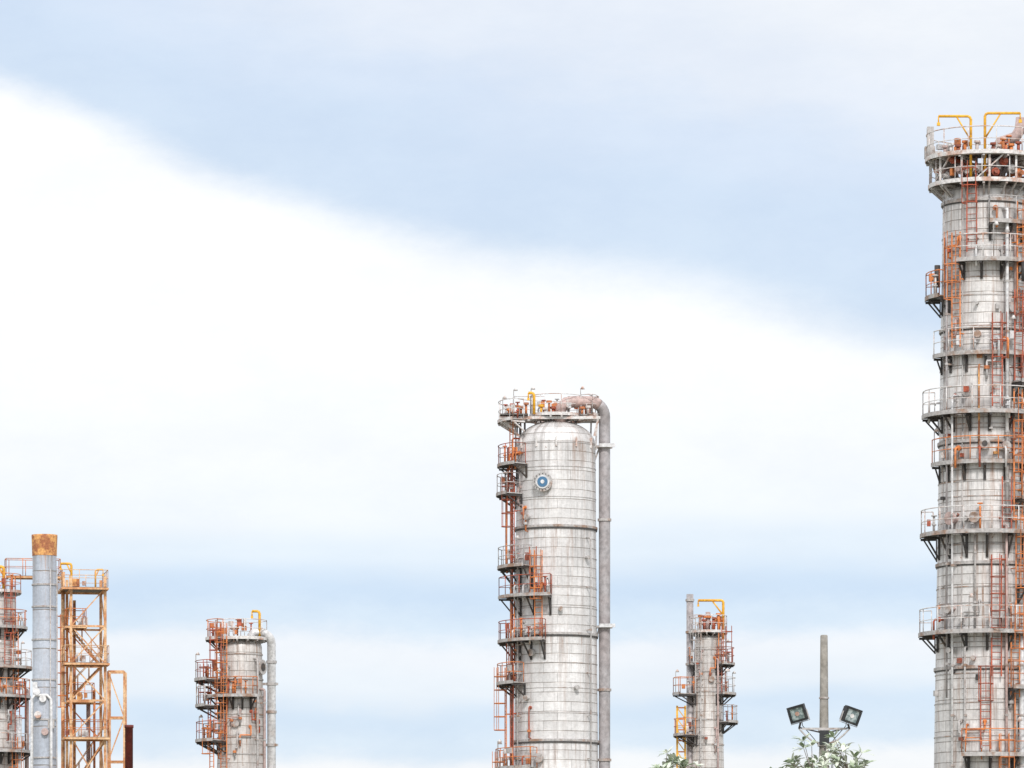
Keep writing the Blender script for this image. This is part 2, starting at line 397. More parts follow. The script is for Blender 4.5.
T.P('fittings').tube([(T.X(937),-.2,Z(288)),(T.X(937),-.2,Z(266))],.13,'dark',10); T.P('fittings').tube([(T.X(1020),-2.3,Z(288)),(T.X(1020),-2.3,Z(268))],.15,'dark',10)
for px,y0,y1,rad,k in((944,700,240,.045,'pipe'),(949,1000,400,.05,'pipew'),(1003,520,215,.08,'pipew'),(1012,330,240,.07,'pipeb'),(971,640,540,.045,'galv'),(1018,1000,640,.14,'pipew'),(961,1000,650,.045,'galv'),(975,450,370,.04,'rust'),(1002,1000,530,.06,'pipeb')):
    zz=Z(y1); r=RR(Z(y0))+.12+rad; riser(T,fa(px,r),r,Z(y0),zz,rad,k,2.2,shell=RR(zz))
for i in range(22):
    y=random.uniform(215,740); a=random.uniform(-100,-15) if i%3 else random.uniform(-170,-100)
    jogrun(T,RR,a,Z(y+random.uniform(14,40)),Z(y),random.uniform(-28,28),random.uniform(.025,.055),random.choice(['red','orange','pipeb','galv','pipew','galv']))
for i in range(40):
    y=random.uniform(210,760); z=Z(y); a=random.uniform(-175,0); r=RR(z)
    k=random.choice(['galv','rust','red','dark','pipeb'])
    q=random.random()
    if q<.5: T.P('fittings').box(pol(r+.08,a,z),(.16,random.uniform(.1,.25),random.uniform(.1,.25)),k,Matrix.Rotation(math.radians(a),3,'Z'))
    else: nozzle(T,a,z,r,random.uniform(.05,.10),k,.2)
for px in(940,957): T.P('piping').tube([pol(rb+.1,fa(px,rb+.1),1),pol(rt+.1,fa(px+3,rt+.1),Z(200))],.025,'galv',5)
footing(T,rb); T.finish()

# ============================================================ CENTRE COLUMN
T=Tower('distillation_column',556,160.0); Z=T.Z; S=T.s
r1=39.5*S; r0=42*S
def RR(z): return r0+(r1-r0)*max(0,min(1,(z-Z(768))/(Z(440)-Z(768))))
rings=[Z(y) for y in (529,636,742,446)]
shell(T,[(r0,0),(r0,Z(768)),(r1,Z(446))]+dome(r1,Z(446)+.01,25*S,14)[1:],'clad',rings,top=.6,scale=1.6,n=96)
for y in (529,636,742): 
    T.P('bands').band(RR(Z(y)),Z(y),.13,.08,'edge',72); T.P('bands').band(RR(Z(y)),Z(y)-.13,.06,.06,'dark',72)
for y in (446,470,500,560,590,610,665,690,715): T.P('bands').band(RR(Z(y)),Z(y),.035,.02,'galv',72)
zt=Z(416)
platform(T,0,180,1.2,43*S,zt,'white','white',.35,clut=12,bk='white')
platform(T,-178,-2,.5,26*S,zt+.003,'white','white',.3,clut=10,bk='white')
platform(T,150,222,41*S,58*S,Z(422),'white','white',.7,clut=6,bk='white')
platform(T,-30,18,26*S,42*S,zt+.006,'white','white',.3,clut=2,bk='white')
T.P('platforms').box((T.X(514),-.6,zt-.05),(28*S,1.6,.07),'deck')
for a in range(0,360,30): T.P('platforms').beam(pol(r1+.02,a,Z(450)),pol(41*S,a,zt-.12) if a<=180 else pol(r1+.05,a,Z(440)),.10,'white')
for x0,x1_,yy in((499,600,-1.15),(499,598,-.2),(505,600,.9)): T.P('platforms').beam((T.X(x0),yy,zt-.22),(T.X(x1_),yy,zt-.22),.15,'white')
for x0,x1_ in((502,519),(598,594)): T.P('platforms').beam((T.X(x0),-1.15,zt-.25),(T.X(x1_),-1.0,Z(438)),.12,'white')
Pp=T.P('vapour_line'); xr=T.X(604.5); R_=5.8*S; zc=Z(405)
yv=-.75
rc=14*S
pts=[(T.X(560),yv,Z(424)),(T.X(560),yv,Z(414)),(T.X(561.5),yv,Z(409)),(T.X(566),yv*.95,zc+.04),(T.X(573),yv*.9,zc+.1),(xr-rc,yv*.6,zc+.12)]
for i in range(1,9):
    a=math.pi/2*i/8; pts.append((xr-rc+rc*math.sin(a),yv*.6*(1-i/8),zc+.12-rc*(1-math.cos(a))))
Pp.tube(pts[:9],R_,'pipeb',24); Pp.tube(pts[8:]+[(xr,0,Z(430)),(xr,0,Z(520)),(xr,0,6),(xr-.3,0,5),(T.X(580),0,4.7)],R_*.98,'pipe',24)
for y in(447,520,627,690,760):
    Pp.lathe([(R_-.02,Z(y)-.07),(R_+.06,Z(y)-.07),(R_+.06,Z(y)+.07),(R_-.02,Z(y)+.07)],'edge',24,(xr,0),smooth=False)
for y in(447,627,800):
    for dy in(-.38,.38): T.P('piping').beam((RR(Z(y))-.2,dy,Z(y)),(xr+.45,dy,Z(y)),.11,'galv')
    T.P('piping').beam((RR(Z(y))-.1,0,Z(y)-.9),(xr-.3,0,Z(y)-.08),.1,'galv'); T.P('piping').box((xr+.15,-.5,Z(y)+.05),(.9,.12,.2),'pipew')
davit(T,(T.X(534),-1.0,zt),Z(395)-zt,-.32,r=.08,brace=False)
for px,py,k in((506,411,'white'),(512,408,'red'),(518,410,'rust'),(526,407,'orange'),(541,409,'yellow'),(549,405,'orange'),(553,411,'red'),(521,411,'orange'),(588,410,'white'),(582,411,'orange'),(509,413,'orange'),(545,412,'white')):
    T.P('fittings').tube([(T.X(px),-1.1,zt),(T.X(px),-1.1,Z(py))],.07,k,8); T.P('fittings').disc((T.X(px),-1.1,Z(py)),(0,0,1),.16,.12,k,12)
def fa(px,r): return -math.degrees(math.acos(max(-1,min(1,T.X(px)/r))))
def pl(y,a0,a1,out,rail='white',**k):
    z=Z(y); platform(T,a0,a1,RR(z)+.06,RR(z)+out,z,rail,**k)
pl(466,165,225,1.05,'red',clut=8,cl=('red','orange','red'))
pl(495,160,214,1.1,'white',clut=8,cl=('red','orange','galv'))
pl(568,160,236,1.0,'galv',clut=8,brk=1.2)
pl(598,185,264,.95,'red',clut=8,brk=1.1)
pl(642,165,256,.95,'red',clut=12,brk=1.1)
pl(684,160,224,1.0,'orange',clut=6)
pl(769,160,245,1.05,'orange',clut=10); pl(860,150,270,1.1,'orange'); pl(950,150,270,1.1,'orange')
ladder(T,203,r1+.5,Z(466),Z(428),'orange')
ladder(T,188,r1+.5,Z(494),Z(464),'red')
ladder(T,204,r1+.45,Z(566),Z(494),'red')
ladder(T,188,r1+.6,Z(566),Z(500),'orange',cage=False)
ladder(T,248,r1+.45,Z(640),Z(570),'orange',hoop=.6)
ladder(T,240,r1+.4,Z(600),Z(566),'red')
ladder(T,196,r1+.6,Z(684),Z(640),'red')
ladder(T,206,r1+.5,Z(640),Z(600),'orange')
ladder(T,190,r1+.65,Z(768),Z(684),'orange'); ladder(T,204,r1+.5,Z(768),Z(684),'red',cage=False); ladder(T,190,r1+.75,Z(1040),Z(768),'orange')
for a,y0,y1,rad,k in((194,1000,470,.06,'pipeb'),(200,1000,440,.05,'red'),(214,1000,560,.045,'galv'),(-42,1000,540,.035,'galv')):
    riser(T,a,RR(0)+.25,Z(y0),Z(y1),rad,k,2.4,shell=RR(Z(y1)))
for i in range(7):
    y=random.uniform(470,740); jogrun(T,RR,random.uniform(188,240),Z(y+random.uniform(14,40)),Z(y),random.uniform(-14,14),.045,random.choice(['red','orange','pipeb','galv']))
z=Z(486); Pn=T.P('manway'); a=fa(542.5,r1)
d=Vector((-.12,-1,0)).normalized(); c=pol(r1-.15,a,z)
Pn.disc(c,d,.42,.42,'edge',32); Pn.disc(c+d*.38,d,.54,.10,'galv',32); Pn.disc(c+d*.483,d,.38,.05,'pipew',32); Pn.disc(c+d*.535,d,.29,.03,'blue',28); Pn.disc(c+d*.57,d,.11,.02,'pipew',20)
for i in range(16):
    g=2*math.pi*i/16; q=c+d*.48+Vector((math.cos(g)*.46,0,math.sin(g)*.46)); Pn.disc(q,d,.03,.05,'dark',6)
for px,py,rad in((560,612,.1),(585,560,.08),(529,520,.12),(575,690,.1),(533,655,.15),(528,700,.12),(540,760,.2)):
    z=Z(py); nozzle(T,fa(px,RR(z)),z,RR(z),rad,'galv',.2)
footing(T,r0); T.finish()

# ============================================================ SHORT COLUMN
T=Tower('distillation_column',241,170.0); Z=T.Z; S=T.s
r1=21*S; r0=24*S
def RR(z): return r0+(r1-r0)*max(0,min(1,(z-Z(768))/(Z(645)-Z(768))))
shell(T,[(r0,0),(r0,Z(768)),(r1,Z(648))]+dome(r1,Z(648)+.01,.7)[1:],'clad3',[Z(y) for y in(650,697,738)],top=1.5)
for y in(655,680,697,715,738,755): T.P('bands').band(RR(Z(y)),Z(y),.07,.04,'edge',48)
def pl(y,a0,a1,out,rail='white',**k):
    z=Z(y); platform(T,a0,a1,RR(z)+.06,RR(z)+out,z,rail,**k)
platform(T,0,360,.7,26*S,Z(639),'white','white',.4,clut=14,cl=('red','orange','white','orange'),bk='galv')
platform(T,130,230,24*S,35*S,Z(639),'orange','white',.7,clut=6,cl=('red','orange'))
pl(680,165,225,1.45,'red',clut=8,cl=('red','orange')); pl(697,205,300,.8,'orange',clut=8); pl(706,165,220,1.35,'white',clut=4)
pl(741,150,235,1.3,'red',clut=8); pl(790,150,300,1.3,'red'); pl(900,150,300,1.3,'red')
ladder(T,236,r1+.45,Z(770),Z(640),'orange',hoop=.6); ladder(T,224,r1+.5,Z(697),Z(640),'red',hoop=.6)
ladder(T,203,r1+.75,Z(741),Z(680),'red'); ladder(T,215,r1+.8,Z(790),Z(735),'orange'); ladder(T,210,r1+.9,Z(1040),Z(790),'red')
T.P('platforms').beam(pol(r1+.1,240,Z(680)),pol(r1+.1,228,Z(741)),.12,'red')
P_=T.P('vapour_line'); R_=4.3*S; xr=T.X(271.5); rc=11*S; zc=Z(633)
pts=[(T.X(252),-.5,Z(646)),(T.X(252),-.5,zc-.15),(T.X(254),-.5,zc-.03),(xr-rc,-.4,zc)]
for i in range(1,9):
    a=math.pi/2*i/8; pts.append((xr-rc+rc*math.sin(a),-.4*(1-i/8),zc-rc*(1-math.cos(a))))
P_.tube(pts+[(xr,0,4.5),(xr-.4,0,3.8),(0,0,3.6)],R_,'pipew',20)
for y in(662,684,712,745): P_.lathe([(R_-.02,Z(y)-.08),(R_+.06,Z(y)-.08),(R_+.06,Z(y)+.08),(R_-.02,Z(y)+.08)],'edge',24,(xr,0),smooth=False)
for y in(684,745): T.P('piping').beam((r1-.1,0,Z(y)),(xr+.4,0,Z(y)),.14,'galv')
davit(T,(T.X(260),-.6,Z(640)),Z(612)-Z(640),-.45,r=.08,brace=False)
nozzle(T,-28,Z(668),r1,.34,'galv',.2,'edge','dark')
for i in range(8):
    y=random.uniform(655,740); jogrun(T,RR,random.uniform(210,320),Z(y+random.uniform(14,30)),Z(y),random.uniform(-25,25),.045,random.choice(['red','orange','pipeb','galv']))
nozzle(T,-100,Z(725),r1,.16,'galv',.2); riser(T,-50,r0+.2,1,Z(660),.07,'galv',2.2,shell=r1); riser(T,-28,r0+.2,1,Z(690),.08,'pipeb',2.2,shell=r1)
footing(T,r0); T.finish()

# ============================================================ SLIM COLUMN
T=Tower('distillation_column',708,195.0); Z=T.Z; S=T.s
r1=13.5*S; r0=16*S
def RR(z): return r0+(r1-r0)*max(0,min(1,(z-Z(768))/(Z(640)-Z(768))))
shell(T,[(r0,0),(r0,Z(768)),(r1,Z(640))]+dome(r1,Z(640)+.01,.4)[1:],'clad3',[Z(y) for y in(640,665,692,715)],top=2,n=40)
for y in(650,672,692,720,745): T.P('bands').band(RR(Z(y)),Z(y),.08,.05,'edge',40)
def pl(y,a0,a1,out,rail='white',**k):
    z=Z(y); platform(T,a0,a1,RR(z)+.06,RR(z)+out,z,rail,**k)
platform(T,0,360,.3,19*S,Z(632),'white','white',.6,clut=14,cl=('red','orange','white'),bk='galv')
pl(664,-60,40,.85,'red',clut=5); pl(664,150,200,.4,'orange',clut=2); pl(694,-60,40,.9,'white',clut=5); pl(694,180,215,1.4,'orange',clut=3)
pl(722,-50,30,1.0,'galv',clut=2); pl(735,160,225,1.3,'orange',clut=3); pl(800,0,360,1.2,'orange'); pl(900,0,360,1.2,'orange')
ladder(T,-48,r1+.35,Z(664),Z(632),'orange',hoop=.7); ladder(T,-38,r1+.4,Z(694),Z(640),'red',hoop=.7)
ladder(T,-125,r1+.3,Z(694),Z(632),'galv')
for px in(677,685): T.P('ladders').beam((T.X(px),-.3,0),(T.X(px),-.3,Z(706)),.13,'yellow')
y=708
while y<1040:
    T.P('ladders').beam((T.X(677),-.3,Z(y)),(T.X(685),-.3,Z(y)),.09,'orange'); T.P('ladders').beam((T.X(677),-.3,Z(y)),(T.X(685),-.3,Z(y+11)),.06,'yellow'); y+=11
T.P('vent_pipe').tube([(T.X(690),.2,0),(T.X(690),.2,Z(594))],3.5*S,'pipe',18)
for y in(600,632,664,694,730): T.P('vent_pipe').lathe([(3.4*S,Z(y)-.08),(4.4*S,Z(y)-.08),(4.4*S,Z(y)+.08),(3.4*S,Z(y)+.08)],'edge',20,(T.X(690),.2),smooth=False)
davit(T,(T.X(723),-.5,Z(640)),Z(601)-Z(640),T.X(698)-T.X(723),r=.09)
T.P('fittings').tube([(0,0,Z(640)+.4),(0,0,Z(612))],.16,'pipeb',12); T.P('fittings').disc((0,0,Z(618)),(0,0,1),.3,.14,'orange',14)
for px,py,k in((700,618,'orange'),(713,620,'red'),(718,616,'orange'),(704,622,'red')): T.P('fittings').tube([(T.X(px),-.9,Z(632)),(T.X(px),-.9,Z(py))],.09,k,8); T.P('fittings').disc((T.X(px),-.9,Z(py)),(0,0,1),.18,.12,k,10)
for i in range(7):
    y=random.uniform(645,740); jogrun(T,RR,random.uniform(230,320),Z(y+random.uniform(12,25)),Z(y),random.uniform(-30,30),.045,random.choice(['red','orange','pipeb','galv']))
nozzle(T,-80,Z(680),r1,.15,'rust',.2); riser(T,-60,r0+.2,1,Z(660),.07,'pipeb',2.2,shell=r1); riser(T,-115,r0+.18,1,Z(700),.05,'galv',2.2,shell=r1)
footing(T,r0); T.finish()

# ============================================================ EDGE COLUMN
T=Tower('distillation_column',-4,182.0); Z=T.Z; S=T.s
r1=20*S; r0=20*S
def RR(z): return r1
shell(T,[(r0,0),(r1,Z(600))]+dome(r1,Z(600)+.01,.8)[1:],'clad3',[Z(y) for y in(600,630,668,697,750)],top=1.5)
for y in(615,640,680,720,750): T.P('bands').band(r1,Z(y),.08,.05,'edge',48)
def pl(y,a0,a1,out,rail='white',**k): platform(T,a0,a1,r1+.06,r1+out,Z(y),rail,**k)
platform(T,0,360,.7,25*S,Z(592),'orange','white',.5,clut=12,bk='galv')
pl(628,-120,60,.7,'orange',clut=6); pl(668,-120,50,1.0,'white',clut=7); pl(697,-100,50,.9,'orange',clut=6); pl(752,-120,50,1.1,'white',clut=7); pl(850,-120,50,1.2,'orange')
ladder(T,-58,r1+.4,Z(668),Z(592),'red'); ladder(T,-40,r1+.5,Z(697),Z(628),'orange',cage=False); ladder(T,-35,r1+.5,Z(752),Z(697),'red'); ladder(T,-45,r1+.6,Z(1040),Z(752),'orange')
davit(T,(T.X(5),-.9,Z(592)),Z(568)-Z(592),-.7,r=.1)
for i in range(6):
    y=random.uniform(610,740); jogrun(T,RR,random.uniform(285,340),Z(y+random.uniform(14,30)),Z(y),random.uniform(-20,20),.05,random.choice(['red','orange','pipeb','pipew']))
T.P('piping').tube([(T.X(20),-.9,2),(T.X(20),-.9,Z(716))],.2,'pipew',16); T.P('piping').tube([(T.X(26),.6,2),(T.X(26),.6,Z(690)),(T.X(22),.4,Z(686)),(r1-.1,.2,Z(686))],.14,'pipeb',12)
footing(T,r0); T.finish()

# ============================================================ EXHAUST STACK
T=Tower('exhaust_stack',44.5,176.0); Z=T.Z; S=T.s
P_=T.P('flue'); r=12*S
prof=[]
z=0
while z<Z(556): prof.append((r,z)); z+=.4
prof.append((r,Z(556)))
P_.lathe(prof,'stack',40,grime=lambda z:math.exp(-(Z(556)-z)/1.6)*1.8+.10)
P_.lathe([(r+.02,Z(556)),(r+.04,Z(545)),(r+.06,Z(537)),(r+.06,Z(535)),(r-.06,Z(535)),(r-.06,Z(561))],'rust',40)
for y in(585,607,640,680,720,758): P_.lathe([(r-.02,Z(y)-.05),(r+.06,Z(y)-.05),(r+.06,Z(y)+.05),(r-.02,Z(y)+.05)],'galv',40,smooth=False)
for a in(-60,-20): T.P('fittings').tube([pol(r+.1,a,0),pol(r+.1,a,Z(570))],.04,'galv',6)
T.P('fittings').box((T.X(36),-.75,Z(690)),(.3,.1,.9),'pipew'); T.P('fittings').box((T.X(52),-.65,Z(725)),(.4,.15,.5),'galv')
for px,py,k in((38,693,'pipew'),(44,700,'pipew'),(39,716,'white'),(46,733,'pipeb')): T.P('fittings').disc((T.X(px),-.6,Z(py)),(0,-1,.1),.22,.35,k,16)
T.P('fittings').tube([(T.X(52),-.8,2),(T.X(52),-.8,Z(700)),(T.X(48),-.8,Z(696)),(T.X(36),-.85,Z(696)),(T.X(33),-.85,Z(700)),(T.X(33),-.85,2)],.1,'pipew',12)
footing(T,r); T.finish()
T=Tower('vent_stack',129,180.0); Z=T.Z; S=T.s
T.P('pipe').lathe([(4*S,0),(4*S,Z(728)),(4.6*S,Z(728)),(4.6*S,Z(725)),(3.6*S,Z(725)),(3.6*S,Z(740))],'maroon',24); T.P('base').lathe([(.8,0),(.8,.4),(4*S,.4)],'concrete',24,smooth=False); T.finish()

# ============================================================ STEEL ACCESS STRUCTURE
T=Tower('steel_access_tower',86,188.0); Z=T.Z; S=T.s
P_=T.P('frame'); hx=17*S; hy=1.7
rz=math.radians(9); c_,s_=math.cos(rz),math.sin(rz)
def L(x,y,z): return Vector((x*c_-y*s_,x*s_+y*c_,z))
cor=[(-hx,-hy),(hx,-hy),(hx,hy),(-hx,hy)]
lv=[0,Z(980),Z(910),Z(850),Z(795),Z(739),Z(702),Z(665),Z(628),Z(590)]
for x,y in cor: P_.beam(L(x,y,0),L(x,y,Z(578)),.18,'ochre')
for i,z in enumerate(lv[1:],1):
    z0=lv[i-1]
    for j in range(4):
        a=cor[j]; b_=cor[(j+1)%4]
        P_.beam(L(*a,z),L(*b_,z),.13,'ochre')
        if j==1 or j==3:
            if i%2: P_.beam(L(*a,z0),L(*b_,z),.07,'ochre')
            else: P_.beam(L(*b_,z0),L(*a,z),.07,'ochre')
        elif j==0:
            P_.beam(L(*a,z0),L(*b_,z),.08,'ochre')
            if i%3: P_.beam(L(*b_,z0)+Vector((0,.1,0)),L(*a,z)+Vector((0,.1,0)),.08,'ochre')
        elif i%2==0: P_.beam(L(*a,z0),L(*b_,z),.08,'orange')
def deckrect(x0,x1,y0,y1,z,rail):
    D_=T.P('platforms'); D_.box(L((x0+x1)/2,(y0+y1)/2,z),(x1-x0,y1-y0,.06),'deck',Matrix.Rotation(rz,3,'Z'))
    for p,q in(((x0,y0),(x1,y0)),((x1,y0),(x1,y1)),((x1,y1),(x0,y1)),((x0,y1),(x0,y0))):
        D_.beam(L(*p,z-.07),L(*q,z-.07),.13,'ochre'); rail_line(T.P('railings'),[L(*p,z+.05),L(*q,z+.05)],rail,1.1,1.1)
for y,x0,x1,y0,y1,rail in((590,-26,19,-hy-.5,hy+.3,'ochre'),(628,-22,-2,-hy,.2,'orange'),(665,-24,20,-hy-.5,-.4,'ochre'),(702,-20,6,-hy,.2,'orange'),(739,-24,20,-hy-.4,0,'orange'),(795,-26,26,-hy,hy,'orange'),(850,-26,26,-hy,hy,'orange')):
    deckrect(x0*S,x1*S,y0,y1,Z(y),rail)
def stair(p0,p1,k='ochre'):
    P2=T.P('stairs'); 
    for dy in(-.35,.35):
        a=Vector(p0)+Vector((0,dy,0)); b_=Vector(p1)+Vector((0,dy,0)); P2.beam(a,b_,.12,k)
        up=Vector((0,0,1)); P2.tube([a+up,b_+up],.03,k,5)
        for t_ in(0,.33,.66,1): q=a.lerp(b_,t_); P2.tube([q,q+up],.025,k,5)
    n=12
    for i in range(n): q=Vector(p0).lerp(Vector(p1),(i+.5)/n); P2.box(q,(.22,.68,.03),'deck')
for (xa,ya,xb,yb) in((100,665,72,630),(66,702,100,667),(66,795,104,741),(104,850,66,797),(66,910,104,852),(104,980,66,912)):
    stair((T.X(xa),.4,Z(ya)),(T.X(xb),.4,Z(yb)))
ladder(T,188,hx+.1,Z(739),Z(628),'orange')
zt=Z(672)
for px in(109,125):
    for dy in(-.8,.8): P_.beam((T.X(px),dy,0),(T.X(px),dy,zt),.13,'ochre')
zz=[0,Z(1000),Z(950),Z(900),Z(850),Z(805),Z(762),Z(718),zt]
for i in range(1,len(zz)):
    for dy in(-.8,.8):
        P_.beam((T.X(109),dy,zz[i]),(T.X(125),dy,zz[i]),.11,'ochre')
        if dy<0: xs=(109,125) if i%2 else (125,109); P_.beam((T.X(xs[0]),dy,zz[i-1]),(T.X(xs[1]),dy,zz[i]),.08,'ochre')
T.P('fittings').tube([(T.X(63),0,0),(T.X(63),0,Z(572))],.13,'ochre',10)
for px,y0,k,rad in((74,600,'rust',.10),(94,690,'orange',.08),(88,700,'pipeb',.14)): T.P('fittings').tube([(T.X(px),.3,0),(T.X(px),.3,Z(y0))],rad,k,10)
davit(T,(T.X(72),-.5,Z(590)),1.7,-.7,r=.08); davit(T,(T.X(96),-.5,Z(590)),1.3,.5,r=.06)
for i in range(22):
    z=random.choice([Z(590),Z(628),Z(665),Z(702),Z(739)]); x=random.uniform(-20,0)*S; T.P('fittings').box(L(x,random.uniform(-hy,0),z+.35),(random.uniform(.15,.4),.25,random.uniform(.25,.6)),random.choice(['orange','galv','red','white','rust']))
deckrect(T.X(6),T.X(60),-.2,1.0,Z(577),'orange')
T.finish()

# ============================================================ FLOODLIGHT POLE
T=Tower('floodlight_pole',824,70.0); Z=T.Z; S=T.s
T.P('pole').lathe([(.16,0),(.125,Z(768)),(.105,Z(700)),(.09,Z(636)),(.075,Z(635)),(.001,Z(635))],'concrete',20)
T.P('pole').lathe([(.4,0),(.4,.25),(.15,.25)],'concrete',20,smooth=False)
P_=T.P('bracket')
for y in(698,756): P_.lathe([(.10,Z(y)-.02),(.125,Z(y)-.02),(.125,Z(y)+.02),(.10,Z(y)+.02)],'galv',16,smooth=False)
for sx in(-1,1):
    P_.tube([(sx*.08,-.12,Z(744)),(sx*.30,-.12,Z(741)),(sx*.48,-.12,Z(735)),(sx*.62,-.14,Z(729))],.022,'galv',8)
    P_.tube([(sx*.06,-.12,Z(733)),(sx*.60,-.14,Z(728))],.018,'dark',6)
P_.box((0,-.13,Z(729)),(1.1,.05,.05),'galv'); P_.box((0,-.14,Z(738)),(.24,.1,.36),'lampback'); P_.box((0,-.0,Z(730)),(.28,.32,.06),'galv'); P_.box((0,0,Z(745)),(.30,.34,.06),'galv')
P_.tube([(.02,-.16,Z(742)),(.03,-.17,1.2)],.015,'dark',6)
for px,py,ry,rzz in((797.5,714,math.radians(14),math.radians(-22)),(850.5,716,math.radians(-16),math.radians(26))):
    R=Matrix.Rotation(rzz,3,'Z')@Matrix.Rotation(-ry,3,'Y')@Matrix.Rotation(math.radians(12),3,'X')
    c=Vector((T.X(px),-.22,Z(py))); w,h=.44,.40
    H=T.P('floodlights')
    H.box(c,(w,.10,h),'lampback',R); H.box(c+R@Vector((0,.10,0)),(w*.7,.10,h*.7),'lampback',R); H.box(c+R@Vector((0,.18,0)),(w*.4,.08,h*.5),'lampback',R)
    for i in range(6): H.box(c+R@Vector((-w*.36+i*w*.144,.14,0)),(.012,.14,h*.85),'dark',R)
    H.box(c+R@Vector((0,-.053,0)),(w*.76,.012,h*.72),'glass',R)
    for q,sz in(((0,-.07,h*.44),(w,.05,.055)),((0,-.07,-h*.44),(w,.05,.055)),((w*.445,-.07,0),(.05,.05,h*.72)),((-w*.445,-.07,0),(.05,.05,h*.72))): H.box(c+R@Vector(q),sz,'lampback',R)
    H.disc(c+R@Vector((0,-.060,0)),R@Vector((0,-1,0)),.055,.01,'white',14)
    for sg in(-1,1): H.box(c+R@Vector((sg*(w/2+.02),0,-.08)),(.015,.05,.26),'galv',R)
    H.box(c+R@Vector((0,0,-.225)),(w+.06,.05,.015),'galv',R)
    sx=1 if px>824 else -1
    H.tube([c+R@Vector((0,0,-.225)),(sx*.62,-.14,Z(729))],.025,'dark',8)
    P_.tube([c+R@Vector((0,.2,-.05)),(c.x-sx*.12,-.1,Z(726)),(sx*.25,-.1,Z(739)),(sx*.06,-.05,Z(750))],.010,'dark',5)
T.finish()

# ============================================================ TREES
def tree(name,px,D,topy,rx,rzv,nros,seed):
    rnd=random.Random(seed); T=Tower(name,px,D); zt=T.Z(topy); W=T.P('trunk_and_limbs'); Lf=T.P('foliage')
    cz=zt-rzv
    W.tube([(0,0,0),(.08,.03,cz*.4),(-.05,.05,cz*.8),(0,0,cz)],[.17,.14,.11,.08],'bark',10)
    limbs=[]
    for i in range(13):
        a=rnd.uniform(0,360); el=rnd.uniform(.1,1.3); q=Vector((rx*.7*math.cos(el)*math.cos(math.radians(a)),rx*.7*math.cos(el)*math.sin(math.radians(a)),cz+rzv*.72*math.sin(el)))
        st=Vector((0,0,rnd.uniform(cz*.75,cz))); mid=(st+q)/2+Vector((0,0,-.12)); W.tube([st,mid,q],[.06,.04,.02],'bark',6); limbs.append((mid,q))
    for i in range(nros):
        a=rnd.uniform(0,2*math.pi); u=rnd.uniform(-.55,1); q_=rnd.uniform(.68,1.0)+.1*math.sin(3*a+seed)
        rr=math.sqrt(max(0,1-u*u)); p=Vector((rx*q_*rr*math.cos(a),rx*q_*rr*math.sin(a),cz+rzv*q_*u))
        m_,e=min(limbs,key=lambda l:(l[1]-p).length); W.tube([e,(e+p)/2+Vector((0,0,-.04)),p],[.012,.009,.006],'bark',4)
        ax=(p-Vector((0,0,cz-.6))).normalized(); ax=(ax+Vector((rnd.uniform(-.4,.4),rnd.uniform(-.4,.4),.3))).normalized()
        t1=ax.orthogonal().normalized(); t2=ax.cross(t1)
        for k in range(rnd.randint(8,12)):
            g=rnd.uniform(0,6.28); d=(t1*math.cos(g)+t2*math.sin(g)+ax*rnd.uniform(0.0,1.3)).normalized(); l=rnd.uniform(.18,.34); w=l*.14
            sd=d.cross(ax); sd=sd.normalized() if sd.length>1e-3 else t1; b=len(Lf.v); dr=Vector((0,0,-.25*l))
            Lf.v+=[p+d*.01,p+d*l*.35+sd*w,p+d*l*.35-sd*w,p+d*l*.72+sd*w*.85+dr*.4,p+d*l*.72-sd*w*.85+dr*.4,p+d*l+dr]
            Lf.face((b,b+1,b+2),'leaf',True); Lf.face((b+1,b+3,b+4,b+2),'leaf',True); Lf.face((b+3,b+5,b+4),'leaf',True)
    T.finish()
tree('tree',829,60.0,742,1.35,1.6,170,4)
tree('tree',674,64.0,749,.85,1.3,85,9)

# ============================================================ GROUND
G=MB('ground'); G.v=[Vector((x,y,0)) for x,y in((-8000,-4000),(8000,-4000),(8000,12000),(-8000,12000))]; G.face((0,1,2,3),'ground'); G.build()

# ============================================================ SKY / LIGHT
SUN_EL=math.radians(42); SUN_AZ=math.radians(172)
w=bpy.data.worlds.new('World'); sc.world=w; w.use_nodes=True; t=NT(w.node_tree); bg=w.node_tree.nodes['Background']
sky=t.n('ShaderNodeTexSky'); sky.sky_type='NISHITA'; sky.sun_disc=False; sky.sun_elevation=SUN_EL; sky.sun_rotation=SUN_AZ
tc=t.n('ShaderNodeTexCoord'); sp=t.n('ShaderNodeSeparateXYZ'); t.set(sp.inputs[0],tc.outputs['Generated'])
dx,dy,dz=sp.outputs
az=t.m('ARCTAN2',dx,dy); hyp=t.m('SQRT',t.m('ADD',t.m('MULTIPLY',dx,dx),t.m('MULTIPLY',dy,dy)))
te=t.m('DIVIDE',dz,t.m('MAXIMUM',hyp,.05))
U=t.m('MULTIPLY_ADD',az,F,512); V=t.m('MULTIPLY_ADD',te,-F,HY)
nv=t.comb(t.m('MULTIPLY',U,.001),t.m('MULTIPLY',V,.0028))
n1=t.noise(nv,1.6,6,.55); n2=t.noise(t.comb(t.m('MULTIPLY',U,.001),t.m('MULTIPLY',V,.002),4.0),5,8,.66)
w1=t.m('MULTIPLY',t.m('SUBTRACT',n1,.5),95); w2=t.m('MULTIPLY',t.m('SUBTRACT',n2,.5),38)
Vw=t.m('ADD',V,t.m('ADD',w1,w2)); Vs=t.m('ADD',V,t.m('ADD',t.m('MULTIPLY',w1,.3),w2))
fc=t.n('ShaderNodeFloatCurve'); cm=fc.mapping; cu=cm.curves[0]
bp=[(-1200,-60),(-400,0),(0,84),(130,140),(250,190),(400,235),(550,263),(700,289),(800,315),(900,344),(1000,368),(1400,420),(2200,500)]
def nx(x): return (x+1200)/3400
